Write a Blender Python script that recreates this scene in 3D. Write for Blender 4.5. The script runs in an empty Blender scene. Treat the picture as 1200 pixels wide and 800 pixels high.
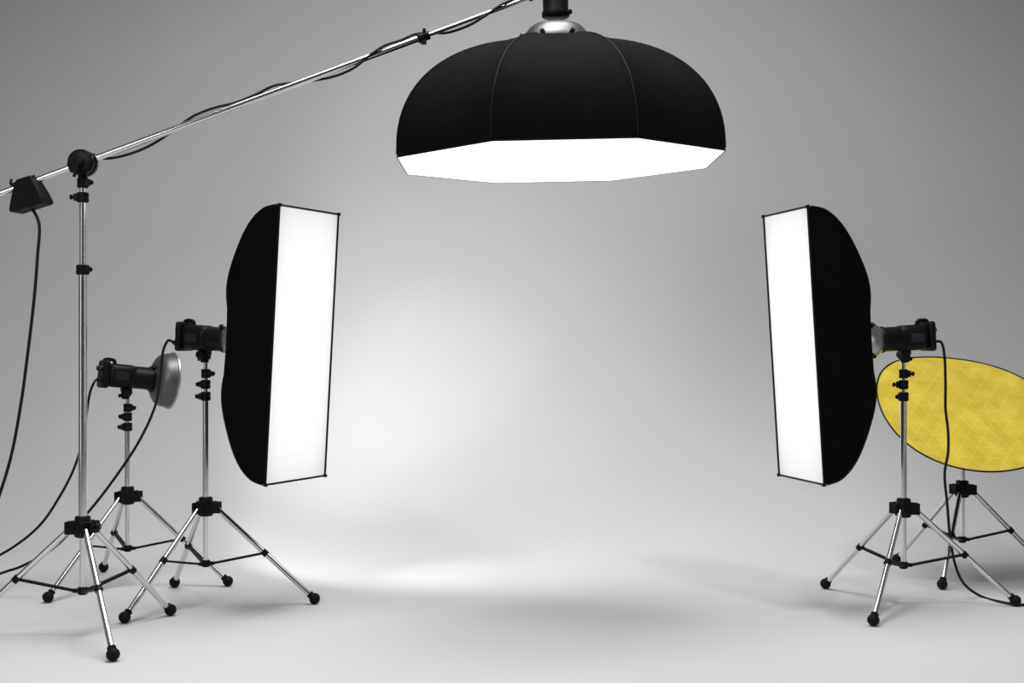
import bpy, bmesh, math, random
from mathutils import Vector, Matrix, Euler
random.seed(4)
S = bpy.context.scene
C = S.collection
R = math.radians
PI = math.pi
FPX, HZ, CH = 1600.0, 405.0, 1.2

def P(px, py, D):
    return Vector(((px-600)/FPX*D, D, CH-(py-HZ)/FPX*D))
def F(px, py, z=0.006):
    D = FPX*CH/(py-HZ)
    return Vector(((px-600)/FPX*D, D, z))

# ---------------------------------------------------------------- materials
def mat(name, col, rough=0.5, metal=0.0, spec=0.5, bump=0.0, bscale=200, var=0.0, vscale=3.0):
    m = bpy.data.materials.new(name); m.use_nodes = True
    n = m.node_tree.nodes; l = m.node_tree.links
    b = n['Principled BSDF']
    b.inputs['Base Color'].default_value = (*col, 1)
    b.inputs['Roughness'].default_value = rough
    b.inputs['Metallic'].default_value = metal
    b.inputs['Specular IOR Level'].default_value = spec
    tc = n.new('ShaderNodeTexCoord')
    if var:
        no = n.new('ShaderNodeTexNoise'); no.inputs['Scale'].default_value = vscale
        no.inputs['Detail'].default_value = 4
        l.new(tc.outputs['Object'], no.inputs['Vector'])
        r = n.new('ShaderNodeValToRGB')
        r.color_ramp.elements[0].position = .3; r.color_ramp.elements[1].position = .7
        r.color_ramp.elements[0].color = (*[c*(1-var) for c in col], 1)
        r.color_ramp.elements[1].color = (*[min(1, c*(1+var)) for c in col], 1)
        l.new(no.outputs['Fac'], r.inputs['Fac']); l.new(r.outputs['Color'], b.inputs['Base Color'])
    if bump:
        no = n.new('ShaderNodeTexNoise'); no.inputs['Scale'].default_value = bscale
        l.new(tc.outputs['Object'], no.inputs['Vector'])
        bp = n.new('ShaderNodeBump'); bp.inputs['Strength'].default_value = bump
        bp.inputs['Distance'].default_value = .01
        l.new(no.outputs['Fac'], bp.inputs['Height']); l.new(bp.outputs['Normal'], b.inputs['Normal'])
    return m

def diffuser(name, hx, hy, axes, lo, hi, start=.72):
    """lit cloth: brightest over the middle, a little dimmer towards its edges"""
    m = bpy.data.materials.new(name); m.use_nodes = True
    n = m.node_tree.nodes; l = m.node_tree.links; b = n['Principled BSDF']
    b.inputs['Base Color'].default_value = (.12, .12, .12, 1)
    b.inputs['Roughness'].default_value = .9
    b.inputs['Specular IOR Level'].default_value = .05
    b.inputs['Emission Color'].default_value = (1, 1, 1, 1)
    tc = n.new('ShaderNodeTexCoord'); sx = n.new('ShaderNodeSeparateXYZ'); l.new(tc.outputs['Object'], sx.inputs[0])
    outs = []
    for a, h in zip(axes, (hx, hy)):
        ab = n.new('ShaderNodeMath'); ab.operation = 'ABSOLUTE'; l.new(sx.outputs[a], ab.inputs[0])
        dv = n.new('ShaderNodeMath'); dv.operation = 'DIVIDE'; dv.inputs[1].default_value = h; l.new(ab.outputs[0], dv.inputs[0])
        pw = n.new('ShaderNodeMath'); pw.operation = 'POWER'; pw.inputs[1].default_value = 2 if axes == 'XY' else 4; l.new(dv.outputs[0], pw.inputs[0])
        outs.append(pw)
    ad = n.new('ShaderNodeMath'); ad.operation = 'ADD'; l.new(outs[0].outputs[0], ad.inputs[0]); l.new(outs[1].outputs[0], ad.inputs[1])
    mr = n.new('ShaderNodeMapRange'); mr.inputs['From Min'].default_value = start; mr.inputs['From Max'].default_value = 1.8 if axes != 'XY' else 1.1
    mr.inputs['To Min'].default_value = hi; mr.inputs['To Max'].default_value = lo
    l.new(ad.outputs[0], mr.inputs['Value']); l.new(mr.outputs['Result'], b.inputs['Emission Strength'])
    return m

CYC = mat('backdrop_grey', (.56, .56, .562), .8, spec=.15, var=.010, vscale=1.6)
CHROME = mat('chrome', (.72, .72, .73), .15, metal=1, var=.03, vscale=12)
STEEL = mat('brushed_steel', (.17, .17, .175), .45, metal=1, var=.04, vscale=12)
BLACK = mat('black_plastic', (.0045, .0045, .005), .42, spec=.13, var=.2, vscale=40)
RUBBER = mat('black_rubber', (.004, .004, .004), .6, spec=.14, var=.2, vscale=30)
FABRIC = mat('black_fabric', (.0028, .0028, .0030), .80, spec=.05, bump=.35, bscale=16, var=.25, vscale=8)
PIPING = mat('black_piping', (.004, .004, .004), .55, spec=.14, var=.1)
CABLE = mat('cable_rubber', (.005, .005, .005), .5, spec=.2, var=.1)
DKGREY = mat('dark_grey_plastic', (.011, .011, .012), .45, spec=.3, var=.15, vscale=50)
DISH = mat('satin_aluminium', (.13, .13, .135), .45, metal=.85, var=.04, vscale=10)
DISHRIM = mat('pale_aluminium', (.42, .42, .43), .35, metal=.85, var=.05, vscale=10)
DISHIN = mat('silver_inside', (.8, .8, .8), .3, metal=.8, var=.03)
SILVER = mat('silver_ring', (.45, .45, .46), .3, metal=1, var=.05, vscale=20)
DIFF = diffuser('diffuser_cloth_strip', .238, .6125, 'YZ', .60, .95, .15)
DIFFO = diffuser('diffuser_cloth_octagon', .742, .742, 'XY', 1.2, 2.5, .2)

YF = 14.0
YSTEP = 1/YF
def yellow_mat():
    m = bpy.data.materials.new('yellow_quilted_fabric'); m.use_nodes = True
    n = m.node_tree.nodes; l = m.node_tree.links; b = n['Principled BSDF']
    b.inputs['Roughness'].default_value = .34
    b.inputs['Specular IOR Level'].default_value = .5
    tc = n.new('ShaderNodeTexCoord')
    last = None
    for ang in (0, 60, 120):
        mp = n.new('ShaderNodeMapping'); mp.inputs['Rotation'].default_value = (0, 0, R(ang+8))
        l.new(tc.outputs['Object'], mp.inputs['Vector'])
        sx = n.new('ShaderNodeSeparateXYZ'); l.new(mp.outputs['Vector'], sx.inputs[0])
        mu = n.new('ShaderNodeMath'); mu.operation = 'MULTIPLY'; mu.inputs[1].default_value = YF
        l.new(sx.outputs['Y'], mu.inputs[0])
        fr = n.new('ShaderNodeMath'); fr.operation = 'FRACT'; l.new(mu.outputs[0], fr.inputs[0])
        su = n.new('ShaderNodeMath'); su.operation = 'SUBTRACT'; su.inputs[1].default_value = .5
        l.new(fr.outputs[0], su.inputs[0])
        ab = n.new('ShaderNodeMath'); ab.operation = 'ABSOLUTE'; l.new(su.outputs[0], ab.inputs[0])
        lt = n.new('ShaderNodeMath'); lt.operation = 'GREATER_THAN'; lt.inputs[1].default_value = .475
        l.new(ab.outputs[0], lt.inputs[0])
        if last is None: last = lt
        else:
            mx = n.new('ShaderNodeMath'); mx.operation = 'MAXIMUM'
            l.new(last.outputs[0], mx.inputs[0]); l.new(lt.outputs[0], mx.inputs[1]); last = mx
    no = n.new('ShaderNodeTexNoise'); no.inputs['Scale'].default_value = 7
    l.new(tc.outputs['Object'], no.inputs['Vector'])
    r = n.new('ShaderNodeValToRGB')
    r.color_ramp.elements[0].position = .3; r.color_ramp.elements[1].position = .7
    r.color_ramp.elements[0].color = (.54, .41, .032, 1); r.color_ramp.elements[1].color = (.68, .53, .055, 1)
    l.new(no.outputs['Fac'], r.inputs['Fac'])
    mix = n.new('ShaderNodeMix'); mix.data_type = 'RGBA'
    mix.inputs[7].default_value = (.88, .74, .17, 1)
    ml = n.new('ShaderNodeMath'); ml.operation = 'MULTIPLY'; ml.inputs[1].default_value = .32
    l.new(last.outputs[0], ml.inputs[0])
    l.new(ml.outputs[0], mix.inputs[0]); l.new(r.outputs['Color'], mix.inputs[6])
    l.new(mix.outputs[2], b.inputs['Base Color'])
    return m
YELLOW = yellow_mat()

# ---------------------------------------------------------------- mesh builder
class MB:
    def __init__(s): s.bm = bmesh.new()
    def ringloft(s, rings, cap0=True, cap1=True, closed=True):
        vs = [[s.bm.verts.new(p) for p in r] for r in rings]
        n = len(vs[0])
        for a, b in zip(vs, vs[1:]):
            for i in range(n if closed else n-1):
                j = (i+1) % n
                s.bm.faces.new((a[i], a[j], b[j], b[i]))
        if cap0: s.bm.faces.new(vs[0][::-1])
        if cap1: s.bm.faces.new(vs[-1])
        return s
    def lathe(s, prof, o=(0, 0, 0), axis=(0, 0, 1), seg=28, cap0=True, cap1=True):
        q = Vector(axis).normalized().to_track_quat('Z', 'Y').to_matrix(); o = Vector(o)
        rings = []
        for r, z in prof:
            r = max(r, .0004)
            rings.append([o + q @ Vector((r*math.cos(2*PI*k/seg), r*math.sin(2*PI*k/seg), z)) for k in range(seg)])
        return s.ringloft(rings, cap0, cap1)
    def tube(s, p0, p1, r0, r1=None, seg=20):
        p0 = Vector(p0); p1 = Vector(p1); d = p1-p0
        return s.lathe([(r0, 0), (r1 if r1 else r0, d.length)], p0, d, seg)
    def rtube(s, p0, p1, r, e=.004, seg=24):
        p0 = Vector(p0); p1 = Vector(p1); d = p1-p0; L = d.length
        return s.lathe([(r-e, 0), (r-e*.3, e*.3), (r, e), (r, L-e), (r-e*.3, L-e*.3), (r-e, L)], p0, d, seg)
    def box(s, c, size, rot=None, taper=None):
        M = rot.to_matrix() if isinstance(rot, Euler) else (rot or Matrix.Identity(3))
        c = Vector(c); v = []
        for z in (-1, 1):
            t = taper if (taper and z > 0) else 1
            for x, y in ((-1, -1), (1, -1), (1, 1), (-1, 1)):
                v.append(s.bm.verts.new(c + M @ Vector((x*size[0]/2*t, y*size[1]/2*t, z*size[2]/2))))
        for f in ((3, 2, 1, 0), (4, 5, 6, 7), (0, 1, 5, 4), (1, 2, 6, 5), (2, 3, 7, 6), (3, 0, 4, 7)):
            s.bm.faces.new([v[i] for i in f])
        return s
    def path(s, pts, r, seg=10, sub=8, closed=False):
        pts = [Vector(p) for p in pts]; n = len(pts); out = []
        rng = range(n if closed else n-1)
        for i in rng:
            if closed: a, b, c, d = pts[i-1], pts[i], pts[(i+1) % n], pts[(i+2) % n]
            else: a, b, c, d = pts[max(i-1, 0)], pts[i], pts[i+1], pts[min(i+2, n-1)]
            for k in range(sub):
                t = k/sub
                out.append(.5*((2*b)+(c-a)*t+(2*a-5*b+4*c-d)*t*t+(3*b-a-3*c+d)*t**3))
        if not closed: out.append(pts[-1])
        m = len(out); rings = []; up = None
        for i in range(m):
            if closed: tg = out[(i+1) % m]-out[i-1]
            else: tg = out[min(i+1, m-1)]-out[max(i-1, 0)]
            tg.normalize()
            if up is None: up = tg.orthogonal().normalized()
            up = (up-tg*up.dot(tg)).normalized(); w = tg.cross(up)
            rings.append([out[i]+r*(up*math.cos(2*PI*k/seg)+w*math.sin(2*PI*k/seg)) for k in range(seg)])
        if closed: rings.append([p.copy() for p in rings[0]])
        return s.ringloft(rings, not closed, not closed)
    def build(s, name, m, parent=None, bevel=0, smooth=35, merge=True):
        if merge: bmesh.ops.remove_doubles(s.bm, verts=s.bm.verts, dist=.00005)
        bmesh.ops.recalc_face_normals(s.bm, faces=s.bm.faces)
        me = bpy.data.meshes.new(name); s.bm.to_mesh(me); s.bm.free()
        o = bpy.data.objects.new(name, me); C.objects.link(o)
        me.materials.append(m)
        if smooth:
            for p in me.polygons: p.use_smooth = True
            me.set_sharp_from_angle(angle=R(smooth))
        if bevel:
            b = o.modifiers.new('bevel', 'BEVEL'); b.width = bevel; b.segments = 3; b.limit_method = 'ANGLE'; b.angle_limit = R(40)
        if parent: o.parent = parent
        return o

def thing(name, label, cat, loc=(0, 0, 0), rot=(0, 0, 0), group=None):
    o = bpy.data.objects.new(name, None); C.objects.link(o)
    o.empty_display_size = .1
    o.location = loc; o.rotation_euler = rot; o['label'] = label; o['category'] = cat
    if group: o['group'] = group
    return o
def tag(o, label, cat, group=None):
    o['label'] = label; o['category'] = cat
    if group: o['group'] = group
    return o

# ---------------------------------------------------------------- setting: seamless cove
def sheet(name, prof, x0=-8, x1=8, nx=2):
    mb = MB()
    rings = [[Vector((x0+(x1-x0)*i/nx, y, z)) for i in range(nx+1)] for y, z in prof]
    mb.ringloft(rings, False, False, closed=False)
    o = mb.build(name, CYC, smooth=60); o['kind'] = 'structure'
    return o
Y0, RC = 7.6, 2.0
sheet('floor', [(-4, 0), (2, 0), (Y0, 0)])
prof = [(Y0+RC*math.sin(a), RC-RC*math.cos(a)) for a in [PI/2*k/40 for k in range(41)]] + [(Y0+RC, 4), (Y0+RC, 7)]
sheet('wall_back', prof)

# ---------------------------------------------------------------- light stands
HUB = .450
def collar(root, z, r, side=(1, 0), h=.042, name='locking_collar'):
    mb = MB()
    mb.lathe([(r*.85, 0), (r, .004), (r, h*.45), (r*.88, h*.5), (r, h*.55), (r, h-.004), (r*.85, h)], (0, 0, z), seg=24)
    sx, sy = side
    mb.box((sx*(r+.002), sy*(r+.002), z+h/2), (.018, .018, h*.7))
    c = mb.build(name, BLACK, root, bevel=.002)
    k = MB()
    d = Vector((sx, sy, 0))
    k.lathe([(.005, 0), (.005, .006), (.010, .008), (.011, .012), (.010, .018), (.006, .020)], Vector((sx*r, sy*r, z+h/2))+d*.008, d, 14)
    k.build('knob', BLACK, c)
    return c

def make_stand(name, label, cat, x, y, angles, top, group, RF=.50, poles=(), collars=()):
    t = thing(name, label, cat, (x, y, 0), group=group)
    h = MB()
    h.lathe([(.026, -.04), (.033, -.036), (.038, -.02), (.038, .02), (.032, .03), (.032, .045), (.026, .049)], (0, 0, HUB))
    for a in angles:
        a = R(a); d = Vector((math.cos(a), math.sin(a), 0)); rot = Euler((0, 0, a))
        for s in (-1, 1):
            side = Vector((-d.y, d.x, 0))*s*.018
            h.box(Vector((0, 0, HUB))+d*.048+side, (.044, .009, .052), rot)
        h.box(Vector((0, 0, HUB+.01))+d*.036, (.03, .036, .038), rot)
        pc = Vector((0, 0, HUB-.008))+d*.058; sd = Vector((-d.y, d.x, 0))
        h.tube(pc-sd*.026, pc+sd*.026, .008, seg=12)
    hub = h.build('leg_hub', BLACK, t, bevel=.002)
    k = MB(); ka = R(angles[0]+60); kd = Vector((math.cos(ka), math.sin(ka), 0))
    k.lathe([(.007, 0), (.007, .02), (.015, .022), (.017, .03), (.015, .042), (.008, .044)], Vector((0, 0, HUB+.005))+kd*.03, kd, 16)
    k.build('knob', BLACK, hub)
    MB().tube((0, 0, .175), (0, 0, HUB-.03), .0125).build('lower_tube', CHROME, t)
    lc = MB()
    lc.lathe([(.014, -.016), (.019, -.013), (.021, -.006), (.021, .012), (.016, .017)], (0, 0, .190))
    for a in angles:
        a = R(a); d = Vector((math.cos(a), math.sin(a), 0))
        lc.box(Vector((0, 0, .191))+d*.028, (.022, .020, .016), Euler((0, 0, a)))
    lc.build('spreader_collar', BLACK, t, bevel=.0015)
    for a in angles:
        a = R(a); d = Vector((math.cos(a), math.sin(a), 0)); sd = Vector((-d.y, d.x, 0))
        p0 = Vector((0, 0, HUB-.008))+d*.055; p1 = Vector((0, 0, .036))+d*(RF-.012)
        L = (p1-p0)
        leg = MB().tube(p0, p1, .0128).build('leg', CHROME, t)
        f = MB(); dn = L.normalized()
        ball = [(.0265*math.sin(PI*k/10), -.0265*math.cos(PI*k/10)*.95) for k in range(2, 10)]
        f.lathe([(.016, -.034), (.018, -.030)]+ball+[(.006, .0262)], Vector((d.x*RF, d.y*RF, .027)), dn, 22)
        f.build('rubber_foot', RUBBER, leg)
        ff = .50; q = p0.lerp(p1, ff)
        b = MB(); s0 = Vector((0, 0, .191))+d*.034
        e = q
        bd = (e-s0); mid = (e+s0)/2
        qm = bd.normalized().to_track_quat('X', 'Z').to_matrix()
        b.box(mid, (bd.length, .020, .010), qm)
        b.tube(e-sd*.018, e+sd*.018, .006, seg=12)
        b.tube(q-dn*.014, q+dn*.014, .0155, seg=18)
        b.build('brace', BLACK, t, bevel=.001)
    for z0, z1, r in poles:
        MB().tube((0, 0, z0), (0, 0, z1), r, seg=24).build('pole', CHROME, t)
    for z, r, side in collars:
        collar(t, z, r, side)
    return t

G1 = 'tripod light stands'
DIRS = (0, 120, 240)
BX, BY = -1.77, 5.63
LX, LY = -1.422, 6.34
RX, RY = 1.804, 6.29
GX, GY = -1.917, 6.81
YX, YY = 2.348, 7.12
AX = 1.235
make_stand('light_stand', 'chrome tripod stand holding up the strip softbox on the left side', 'light stand', LX, LY, DIRS, AX-.115, G1, .505,
           poles=[(HUB-.01, .97, .0145), (.97, AX-.114, .0095)],
           collars=[(.945, .023, (-.8, -.6)), (1.00, .022, (-.95, .3)), (1.05, .021, (.9, -.43))])
make_stand('light_stand', 'chrome tripod stand holding up the strip softbox on the right side', 'light stand', RX, RY, DIRS, AX-.115, G1, .515,
           poles=[(HUB-.01, .97, .0145), (.97, AX-.114, .0095)],
           collars=[(.945, .023, (-.8, -.6)), (1.00, .022, (-.95, .3)), (1.05, .021, (.9, -.43))])
GAX = 1.046
make_stand('light_stand', 'shorter chrome tripod stand under the strobe with the round metal reflector dish', 'light stand', GX, GY, DIRS, GAX-.115, G1, .50,
           poles=[(HUB-.01, .80, .0145), (.80, GAX-.114, .0095)],
           collars=[(.775, .023, (-.8, -.6)), (.825, .022, (-.95, .3)), (.87, .021, (.9, -.43))])
ystand = make_stand('light_stand', 'chrome tripod stand behind the round yellow reflector', 'light stand', YX, YY, DIRS, .8, G1, .46,
           poles=[(HUB-.01, .70, .0145), (.70, .88, .0095)],
           collars=[(.68, .022, (-.8, -.6))])

# ---------------------------------------------------------------- boom stand
bs = make_stand('boom_stand', 'tall chrome tripod stand carrying the long boom arm, closest to the camera', 'boom stand', BX, BY, (-60, 60, 180), 1.8, None, .505,
           poles=[(HUB-.01, 1.51, .0175), (1.51, 1.90, .0135)],
           collars=[(1.492, .027, (.8, -.6)), (1.79, .025, (-.9, -.4)), (1.85, .023, (.9, -.43))])
A = Vector((0, 0, 1.953)); E = Vector((.122-BX, 5.955-BY, 2.735))
bd = E-A; bdir = bd.normalized()
back = A-bdir*.62
pc = MB()
ax = Vector((0, 1, 0))
pc.lathe([(.040, -.044), (.050, -.040), (.054, -.030), (.054, -.012), (.046, -.008), (.046, .008), (.054, .012), (.054, .034), (.044, .042)], A, ax, 32)
pc.rtube(A-bdir*.06, A+bdir*.06, .022)
pc.tube(A-Vector((0, 0, .09)), A-Vector((0, 0, .04)), .019)
pv = pc.build('pivot_clamp', BLACK, bs, bevel=0)
k = MB()
k.lathe([(.020, 0), (.020, .012), (.014, .015)], A+Vector((0, -.044, 0)), (0, -1, 0), 20)
k.tube(A+Vector((0, -.056, 0)), A+Vector((-.012, -.075, -.065)), .0055, .007, 12)
k.build('lever', BLACK, pv)
m1 = A+bd*.735
arm = MB(); arm.tube(back, m1, .0135, seg=24); arm.build('boom_arm', CHROME, bs)
arm = MB(); arm.tube(m1, E, .0092, seg=20); ba = arm.build('boom_extension', CHROME, bs)
c = MB(); c.rtube(m1-bdir*.03, m1+bdir*.025, .020); c.box(m1+Vector((0, -.005, -.024)), (.024, .02, .02))
c.tube(m1+Vector((.002, -.01, .01)), m1+Vector((.003, -.018, .032)), .007, seg=10)
c.build('locking_collar', BLACK, bs, bevel=.001)
c = MB(); c.rtube(E-bdir*.055, E-bdir*.0, .017); c.tube(E-bdir*.03, E-bdir*.03+Vector((0, -.04, .0)), .009, seg=12)
c.build('end_clamp', BLACK, bs)

# counterweight
cwp = Vector((BX, BY, 0))+A-bdir*.238
t = thing('counterweight', 'small black wedge shaped counterweight clamped on the low end of the boom arm', 'counterweight', cwp, (0, R(-15), R(-12)))
b = MB()
rings = []
for z, w, d, ox in ((.022, .032, .032, .008), (.008, .042, .036, .004), (-.050, .064, .042, .0), (-.090, .077, .046, -.004), (-.100, .075, .046, -.004), (-.105, .070, .042, -.004)):
    rings.append([Vector((sx*w+ox, sy*d, z)) for sx, sy in ((-1, -1), (1, -1), (1, 1), (-1, 1))])
b.ringloft(rings)
wb = b.build('weight_body', RUBBER, t, bevel=.005, smooth=20)
s = MB(); s.tube((-.03, -.02, .004), (-.056, -.03, .012), .007, seg=12); s.tube((-.056, -.03, .012), (-.044, -.03, .030), .005, seg=10)
s.build('lever', BLACK, t)
s = MB(); s.tube((.02, 0, .010), (.050, -.02, .016), .006, seg=12); s.build('knob', BLACK, t)

# ---------------------------------------------------------------- strobes
def make_strobe(label, loc, yaw, pitch, group, dish=False, vertical=False):
    t = thing('studio_strobe', label, 'studio light', loc, (0, pitch, yaw), group)
    b = MB(); b.box((-.036, 0, 0), (.152, .112, .118))
    body = b.build('housing', BLACK, t, bevel=.032, smooth=60)
    for s in (-1, 1):
        v = MB()
        v.box((-.042, s*.0555, .0), (.066, .003, .040))
        v.build('side_plate', DKGREY, body, bevel=.001)
    r = MB(); r.box((-.120, 0, .002), (.032, .122, .138)); rp = r.build('rear_panel', BLACK, t, bevel=.013, smooth=60)
    for (yy, zz) in ((-.028, .03), (.028, .03), (0, -.025)):
        k = MB(); k.lathe([(.013, 0), (.0135, .008), (.011, .013), (.005, .014)], (-.136, yy, zz), (-1, 0, 0), 18); k.build('dial', DKGREY, rp)
    s = MB(); s.lathe([(.012, 0), (.012, .018), (.009, .02)], (-.136, -.034, -.03), (-1, 0, 0), 14); s.build('power_plug', BLACK, rp)
    h = MB(); h.path([(-.122, 0, .060), (-.122, 0, .072), (-.108, 0, .077), (-.085, 0, .076), (-.073, 0, .070), (-.070, 0, .050)], .009, 10, 5)
    h.build('handle', BLACK, t)
    f = MB(); f.lathe([(.052, .010), (.056, .022), (.056, .100), (.061, .108), (.061, .125), (.056, .13)], (0, 0, 0), (1, 0, 0), 36)
    fc = f.build('front_collar', BLACK, t, smooth=50)
    k = MB(); k.lathe([(.006, 0), (.006, .008), (.011, .010), (.011, .018), (.007, .020)], (.116, -.034, .05), (0, -.55, .83), 14); k.build('knob', BLACK, fc)
    if not vertical:
        m = MB()
        m.box((0, 0, -.064), (.05, .036, .026))
        for sgn in (-1, 1): m.box((0, sgn*.017, -.078), (.038, .008, .04))
        m.rtube((0, 0, -.113), (0, 0, -.078), .0195)
        br = m.build('tilt_bracket', BLACK, t, bevel=.002)
        k = MB(); k.lathe([(.007, 0), (.007, .01), (.019, .012), (.021, .02), (.018, .028), (.008, .03)], (0, -.018, -.076), (0, -1, 0), 18)
        k.build('tilt_knob', BLACK, br)
        k = MB(); k.lathe([(.005, 0), (.005, .010), (.010, .012), (.010, .020), (.006, .022)], (-.014, 0, -.098), (-1, -.2, 0), 14); k.build('knob', BLACK, br)
    else:
        m = MB(); m.box((.0, 0, .066), (.05, .04, .03)); m.rtube((0, 0, .06), (0, 0, .098), .018)
        m.build('tilt_bracket', BLACK, t, bevel=.002)
    if dish:
        d = MB()
        out = [(.058, .120), (.072, .129), (.100, .137), (.121, .152), (.132, .173), (.137, .198), (.139, .216)]
        d.lathe(out + [(.135, .216), (.132, .199), (.126, .178), (.114, .160), (.094, .147), (.055, .138)], (0, 0, 0), (1, 0, 0), 56)
        do = d.build('reflector_dish', DISH, t, smooth=40)
        r = MB(); r.lathe([(.138, .213), (.144, .216), (.145, .223), (.141, .227), (.135, .225), (.133, .216)], (0, 0, 0), (1, 0, 0), 56, False, False); r.build('dish_rim', DISHRIM, do)
        r = MB(); r.lathe([(.064, .115), (.068, .118), (.068, .132), (.062, .136)], (0, 0, 0), (1, 0, 0), 40); r.build('mount_ring', BLACK, do)
        r = MB(); r.lathe([(.02, .137), (.024, .140), (.024, .148), (.012, .154)], (0, 0, 0), (1, 0, 0), 24); r.build('flash_tube', DISHIN, do)
    return t
G2 = 'studio strobe heads'
TL, TR = R(3.5), R(3.7)
yawL, yawR, yawG = R(-25), R(193), R(32)
make_strobe('black studio strobe clamped behind the strip softbox on the left side', (LX, LY, AX), yawL, TL, G2)
make_strobe('black studio strobe clamped behind the strip softbox on the right side', (RX, RY, AX), yawR, TR, G2)
make_strobe('black studio strobe with a round grey metal reflector dish aimed at the backdrop', (GX, GY, GAX), yawG, R(6), G2, dish=True)

OC = Vector((.205, 5.98, 2.012)); ROLL = R(-1.2)
top = OC + Vector((math.sin(ROLL), 0, math.cos(ROLL)))*.755
make_strobe('black studio strobe hanging nose down from the boom arm above the octagonal softbox', top, 0, R(90)+ROLL, G2, vertical=True)

# ---------------------------------------------------------------- strip softboxes
def make_strip(label, loc, yaw, pitch, group, xf=.54, D0=.335):
    t = thing('strip_softbox', label, 'softbox', loc, (0, pitch, yaw), group)
    HA, HB = .606, .236
    a0, b0 = .075, .072
    def sect(th):
        s = math.sin(th)
        a = a0+(HA-a0)*(s*.8+.2*th/(PI/2))
        q = a/HA
        dep = D0*(max(0, 1-q**2.15))**.54*(1+.10*math.exp(-((q-.40)/.26)**2))
        b = b0+(HB-b0)*(q**1.1)
        return a, b, xf-dep
    N = 26; rings = []
    for i in range(N+1):
        th = PI/2*i/N
        a, b, x = sect(th)
        sag = .020*math.sin(min(PI, th*2))
        ring = []
        K = 10
        cs = [(-b, -a), (b, -a), (b, a), (-b, a)]
        for e in range(4):
            y0, z0 = cs[e]; y1, z1 = cs[(e+1) % 4]
            nx, nz = (z1-z0), -(y1-y0); L = math.hypot(nx, nz); nx /= L; nz /= L
            for k in range(K):
                u = k/K; w = (1-(2*u-1)**2)*sag*(1 if e % 2 else .5)
                ring.append(Vector((x, y0+(y1-y0)*u-nx*w, z0+(z1-z0)*u-nz*w)))
        rings.append(ring)
    mb = MB()
    fr = rings[-1]
    mb.ringloft(rings+[[p+Vector((.016, 0, 0)) for p in fr]], False, False)
    shell = mb.build('fabric_shell', FABRIC, t, smooth=50)
    for sy in (-1, 1):
        for sz in (-1, 1):
            pts = []
            for i in range(0, N+1, 2):
                a, b, x = sect(PI/2*i/N)
                pts.append((x, sy*(b+.001), sz*(a+.001)))
            MB().path(pts, .0036, 8, 3).build('rod_seam', PIPING, shell)
    x = xf+.016
    r = MB()
    cs = [(x, -HB, -HA), (x, HB, -HA), (x, HB, HA), (x, -HB, HA)]
    for i in range(4): r.tube(cs[i], cs[(i+1) % 4], .0048, seg=10)
    for c in cs: r.lathe([(.004, -.01), (.008, -.008), (.008, .008), (.004, .01)], c, (1, 0, 0), 12)
    r.build('rim', BLACK, t)
    d = MB()
    rings = []
    n = 8
    for i in range(n+1):
        z = -HA+2*HA*i/n
        rings.append([Vector((xf+.012+.006*(1-(2*i/n-1)**2)*(1-(2*j/4-1)**2), -HB+2*HB*j/4, z)) for j in range(5)])
    d.ringloft(rings, False, False, closed=False)
    d.build('front_diffuser', DIFF, t, smooth=60)
    s = MB(); s.lathe([(.064, .131), (.068, .136), (.076, .146), (.086, .162), (.092, .180), (.093, .200), (.093, xf-D0+.004), (.080, xf-D0+.012)], (0, 0, 0), (1, 0, 0), 40)
    sr = s.build('speed_ring', SILVER, t)
    for q in range(4):
        an = PI/4+q*PI/2
        k = MB(); k.lathe([(.006, 0), (.006, .008), (.009, .010), (.009, .016), (.005, .018)], (.19, .09*math.cos(an), .09*math.sin(an)), (0, math.cos(an), math.sin(an)), 12)
        k.build('ring_knob', BLACK, sr)
    return t
G3 = 'strip softboxes'
make_strip('tall narrow strip softbox with lit white front facing right, left side', (LX, LY, AX), yawL, TL, G3, .522, .312)
make_strip('tall narrow strip softbox with lit white front facing left, right side', (RX, RY, AX), yawR, TR, G3, .535, .305)

# ---------------------------------------------------------------- octagonal softbox
t = thing('octagonal_softbox', 'large black octagonal softbox with glowing white underside hanging from the boom', 'softbox', OC, (0, ROLL, 0))
RO, HO, PW = .742, .525, 2.3
def oprof(u):
    a = PI/2*u
    r = RO*max(math.cos(a), 0)**(2/PW); z = HO*math.sin(a)**(2/PW)
    return r, z
us = [i/26 for i in range(27)]
prof = [oprof(u) for u in us]
prof = [(r, z) for r, z in prof if r > .12] + [(.12, HO*.993)]
rings = []
K = 8
def octp(r, z, sag):
    out = []
    for e in range(8):
        a0 = R(22.5+45*e); a1 = R(22.5+45*(e+1))
        p = Vector((math.cos(a0), math.sin(a0), 0)); q = Vector((math.cos(a1), math.sin(a1), 0)); m = (p+q).normalized()
        for k in range(K):
            u = k/K
            w = p.lerp(q, u)*r-m*sag*(1-(2*u-1)**2)
            out.append(Vector((w.x, w.y, z)))
    return out
for i, (r, z) in enumerate(prof):
    f = i/len(prof)
    rings.append(octp(r, z, .022*math.sin(PI*min(1, f*1.05)) if i else 0))
mb = MB(); mb.ringloft([[p+Vector((0, 0, -.012)) for p in rings[0]]]+rings, False, False)
shell = mb.build('fabric_shell', FABRIC, t, smooth=22)
for e in range(8):
    a = R(22.5+45*e)
    pts = [((r+.0005)*math.cos(a), (r+.0005)*math.sin(a), z) for r, z in prof[::2]]+[(.12*math.cos(a), .12*math.sin(a), HO)]
    MB().path(pts, .0036, 8, 3).build('rod_seam', PIPING, shell)
r = MB()
cs = [Vector((RO*math.cos(R(22.5+45*e)), RO*math.sin(R(22.5+45*e)), -.011)) for e in range(8)]
for e in range(8): r.tube(cs[e], cs[(e+1) % 8], .0028, seg=10)
r.build('rim', BLACK, t)
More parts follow.
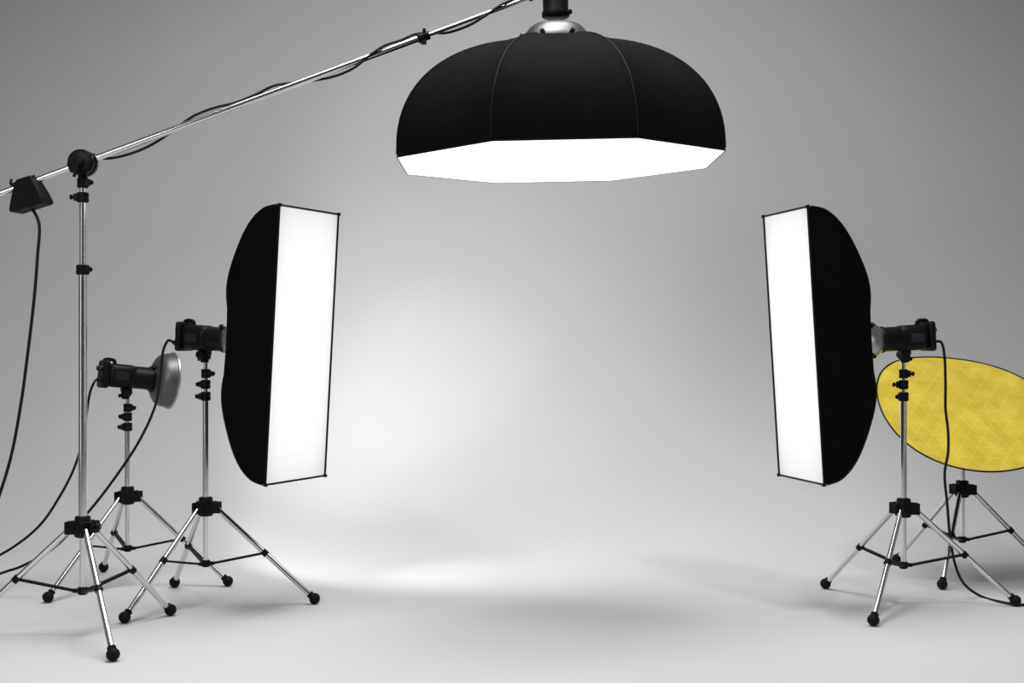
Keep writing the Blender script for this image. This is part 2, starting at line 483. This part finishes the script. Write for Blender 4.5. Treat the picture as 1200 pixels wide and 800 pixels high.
d = MB()
fc = [[Vector((c.x*sc, c.y*sc, -.012*sc-.010*(1-sc))) for c in cs] for sc in (.999, .6, .25)]
d.ringloft(fc, False, True)
d.build('front_diffuser', DIFFO, t, smooth=60)
dz = HO-.572
s = MB(); s.lathe([(.150, .560+dz), (.150, .574+dz), (.142, .588+dz), (.132, .606+dz), (.118, .624+dz), (.098, .638+dz), (.070, .646+dz)], (0, 0, 0), (0, 0, 1), 48)
sr = s.build('speed_ring', STEEL, t, smooth=60)
for e in range(8):
    an = R(22.5+45*e)
    k = MB(); dd = Vector((math.cos(an), math.sin(an), .15))
    k.lathe([(.006, 0), (.006, .012), (.010, .014), (.011, .026), (.006, .028)], (.146*math.cos(an), .146*math.sin(an), .576+dz), dd, 12)
    k.build('ring_knob', BLACK, sr)

# ---------------------------------------------------------------- yellow reflector
psi, tau = R(-6), R(52)
nrm = Vector((-math.sin(psi)*math.cos(tau), -math.cos(psi)*math.cos(tau), math.sin(tau)))
uax = Vector((math.cos(psi), -math.sin(psi), 0))
vax = nrm.cross(uax).normalized()
M = Matrix((uax, vax, nrm)).transposed()
yc = P(1132, 479, 6.96)
t = thing('reflector_panel', 'round yellow collapsible reflector with thin black rim', 'reflector', yc, M.to_euler())
RR = .457
hs = {}
def hv(i, j):
    if (i, j) not in hs: hs[i, j] = random.uniform(-.0050, .0050)
    return hs[i, j]
tri_h = YSTEP; side = tri_h/(math.sqrt(3)/2)
def height(x, y):
    a = R(8); x, y = x*math.cos(a)-y*math.sin(a), x*math.sin(a)+y*math.cos(a)
    v = y/tri_h; u = x/side-v*.5
    i, j = math.floor(u), math.floor(v); fu, fv = u-i, v-j
    if fu+fv <= 1: return hv(i, j)*(1-fu-fv)+hv(i+1, j)*fu+hv(i, j+1)*fv
    return hv(i+1, j+1)*(fu+fv-1)+hv(i, j+1)*(1-fu)+hv(i+1, j)*(1-fv)
def warp(r, ph, z=0):
    q = r/RR
    return Vector((r*math.cos(ph), r*math.sin(ph), z+q*q*(.020*math.cos(2*ph+.6)+.010*math.sin(3*ph))))
b = MB(); bm = b.bm
NR, NS = 44, 160
prev = [bm.verts.new((0, 0, height(0, 0)))]
for i in range(1, NR+1):
    r = RR*i/NR; fade = min(1, (RR-r)/.03)
    cur = [bm.verts.new(warp(r, 2*PI*k/NS, height(r*math.cos(2*PI*k/NS), r*math.sin(2*PI*k/NS))*fade)) for k in range(NS)]
    for k in range(NS):
        if len(prev) == 1: bm.faces.new((prev[0], cur[k], cur[(k+1) % NS]))
        else: bm.faces.new((prev[k], cur[k], cur[(k+1) % NS], prev[(k+1) % NS]))
    prev = cur
b.build('fabric_disc', YELLOW, t, smooth=0)
b = MB(); b.path([warp(RR, 2*PI*k/40) for k in range(40)], .0042, 8, 3, closed=True)
b.build('rim', BLACK, t)
b = MB()
b.ringloft([[warp(rr, 2*PI*k/96, -.0025-.014*min(1, (RR-rr)/.03)) for k in range(96)] for rr in [RR-.002, RR-.015, RR-.03]+[RR*(1-i/14) for i in range(2, 14)]+[.002]], False, True)
b.build('back_cloth', FABRIC, t)
h = MB()
h.rtube((0, 0, .84), (0, 0, .90), .02)
pb = yc-Vector((YX, YY, 0))-nrm*.030
h.tube((0, 0, .87), pb, .009, seg=14)
h.tube(pb-uax*.2, pb+uax*.2, .007, seg=12)
h.build('reflector_holder', BLACK, ystand)

# ---------------------------------------------------------------- cables
def cable(label, pts, r=.0065, group='power cables'):
    o = MB().path(pts, r, 10, 10).build('power_cable', CABLE)
    return tag(o, label, 'cable', group)
def loc2w(loc, yaw, pitch, p):
    return Vector(loc)+Euler((0, pitch, yaw)).to_matrix() @ Vector(p)
plug = (-.157, -.034, -.03)
pL = loc2w((LX, LY, AX), yawL, TL, plug)
pR = loc2w((RX, RY, AX), yawR, TR, plug)
pG = loc2w((GX, GY, GAX), yawG, R(6), plug)
cable('black cable hanging from the right softbox strobe and curling onto the floor',
      [pR, P(1103, 401, 6.35), P(1107, 420, 6.35), P(1108, 450, 6.35), P(1108, 478, 6.35), P(1111, 505, 6.35), P(1111, 530, 6.35), P(1107, 556, 6.35), P(1110, 590, 6.35),
       P(1113, 625, 6.38), P(1119, 660, 6.42), P(1130, 684, 6.47), F(1150, 700), F(1175, 707), F(1200, 710), F(1240, 708)])
cable('black cable looping down from the left softbox strobe to the lower left',
      [pL, P(197, 399, 6.42), P(191, 412, 6.42), P(188, 440, 6.4), P(182, 475, 6.35), P(164, 515, 6.35), P(138, 555, 6.35), P(105, 598, 6.4), P(65, 640, 6.45), P(28, 662, 6.5), P(0, 672, 6.55), F(-60, 697), F(-140, 705)])
cable('black cable looping down from the reflector dish strobe to the left edge',
      [pG, P(111, 447, 6.9), P(105, 462, 6.9), P(99, 500, 6.92), P(90, 540, 6.92), P(72, 578, 6.9), P(44, 618, 6.85), P(0, 650, 6.8), P(-50, 668, 6.8), F(-110, 688), F(-180, 690)])
w = cwp+Vector((.03, -.02, -.104))
cable('black cable hanging straight down below the counterweight',
      [w, P(46, 264, 5.55), P(44, 300, 5.55), P(40, 350, 5.55), P(33, 410, 5.55), P(25, 470, 5.55), P(14, 530, 5.55), P(0, 578, 5.55), P(-22, 640, 5.55), P(-45, 710, 5.55), F(-80, 750), F(-140, 755)])
W0 = Vector((BX, BY, 0))+A
upv = (Vector((0, 0, 1))-bdir*bdir.z).normalized(); dpv = bdir.cross(upv)
wrap = [(.022, .012, .030), (.045, -.012, .024), (.075, -.026, .018), (.115, -.030, .012), (.155, -.018, .020), (.195, .004, .023), (.235, .024, .008), (.28, .024, -.008), (.325, .018, .016), (.37, .020, .014),
        (.41, .025, .0), (.45, .012, .018), (.49, -.008, .021), (.535, -.024, .012), (.575, -.022, -.008), (.615, .002, -.020), (.65, .020, -.010), (.69, .021, .008),
        (.72, .025, .014), (.75, .012, .022), (.785, -.016, .014), (.83, -.022, .0), (.87, -.010, -.014), (.91, .010, -.014), (.95, .022, .0)]
pts = [W0+bd*a+upv*u+dpv*-v for a, u, v in wrap]
hp = loc2w(top, 0, R(90)+ROLL, plug)
pts += [Vector((.10, 5.90, 2.79)), Vector((.085, 5.89, 2.86)), Vector((.10, 5.91, 2.93)), hp+Vector((-.01, 0, .03)), hp]
cable('black cable wound loosely around the boom arm', pts, .0058)

# ---------------------------------------------------------------- lights
def aim(o, target):
    o.rotation_euler = (Vector(target)-o.location).to_track_quat('-Z', 'Y').to_euler()
def area(name, loc, target, sx, sy, e, spread=180):
    l = bpy.data.lights.new(name, 'AREA'); l.shape = 'RECTANGLE'; l.size = sx; l.size_y = sy; l.energy = e; l.spread = R(spread)
    o = bpy.data.objects.new(name, l); C.objects.link(o); o.location = loc; aim(o, target); return o
def spot(name, loc, target, ang, blend, size, e):
    sl = bpy.data.lights.new(name, 'SPOT'); sl.energy = e; sl.spot_size = R(ang); sl.spot_blend = blend; sl.shadow_soft_size = size
    so = bpy.data.objects.new(name, sl); C.objects.link(so); so.location = loc; aim(so, target); return so
area('added_overhead_fill', (-.25, 5.5, 6.0), (-.17, 5.62, 0), 2.8, 4.2, 215, 130)  # unseen source, added to lift the floor and shade it below the octabox
spot('added_shadow_spot', (1.9, 4.3, 4.6), (1.05, 7.2, 0), 60, 1.0, .14, 170)  # unseen spot, added to throw the right softbox's shadow onto the floor
area('added_front_fill', (-2.6, 0.2, 3.9), (0, 9, 2.2), 2.2, 1.8, 110)  # unseen fill, added to brighten the backdrop from the camera side
area('added_side_strip', (-4.0, 2.6, 1.7), (-1.6, 6.0, 1.3), .5, 2.6, 11)  # unseen strip, added for bright streaks along the chrome poles
area('added_side_strip', (4.2, 2.8, 1.7), (1.6, 6.2, 1.0), .5, 2.6, 11)  # its added twin on the other side, also for chrome streaks
dl = loc2w((GX, GY, GAX), yawG, R(6), (.212, 0, 0))
spot('dish_lamp', dl, dl+Vector((math.cos(R(36)), math.sin(R(36)), -.10)), 124, .35, .04, 46)
spot('dish_beam', dl, P(500, 452, 9.5), 64, 1.0, .04, 95)
spot('dish_core', dl, P(505, 450, 9.5), 34, 1.0, .04, 60)
spot('floor_beam', dl, (.55, 7.25, 0), 46, 1.0, .04, 95)

wd = bpy.data.worlds.new('world'); S.world = wd; wd.use_nodes = True
wn = wd.node_tree.nodes; wl = wd.node_tree.links
bg = wn['Background']; bg.inputs[0].default_value = (.98, .99, 1, 1)
tc = wn.new('ShaderNodeTexCoord'); sx = wn.new('ShaderNodeSeparateXYZ'); wl.new(tc.outputs['Generated'], sx.inputs[0])
mr = wn.new('ShaderNodeMapRange'); mr.inputs['From Min'].default_value = -.9; mr.inputs['From Max'].default_value = .6
mr.inputs['To Min'].default_value = .045; mr.inputs['To Max'].default_value = .25
wl.new(sx.outputs['Y'], mr.inputs['Value']); wl.new(mr.outputs['Result'], bg.inputs[1])

# ---------------------------------------------------------------- camera
cd = bpy.data.cameras.new('camera'); cd.sensor_width = 36; cd.lens = FPX/1200*36; cd.shift_y = 5/1200
co = bpy.data.objects.new('camera', cd); C.objects.link(co); co.location = (0, 0, CH); co.rotation_euler = (R(90), 0, 0)
S.camera = co
S.view_settings.view_transform = 'Standard'
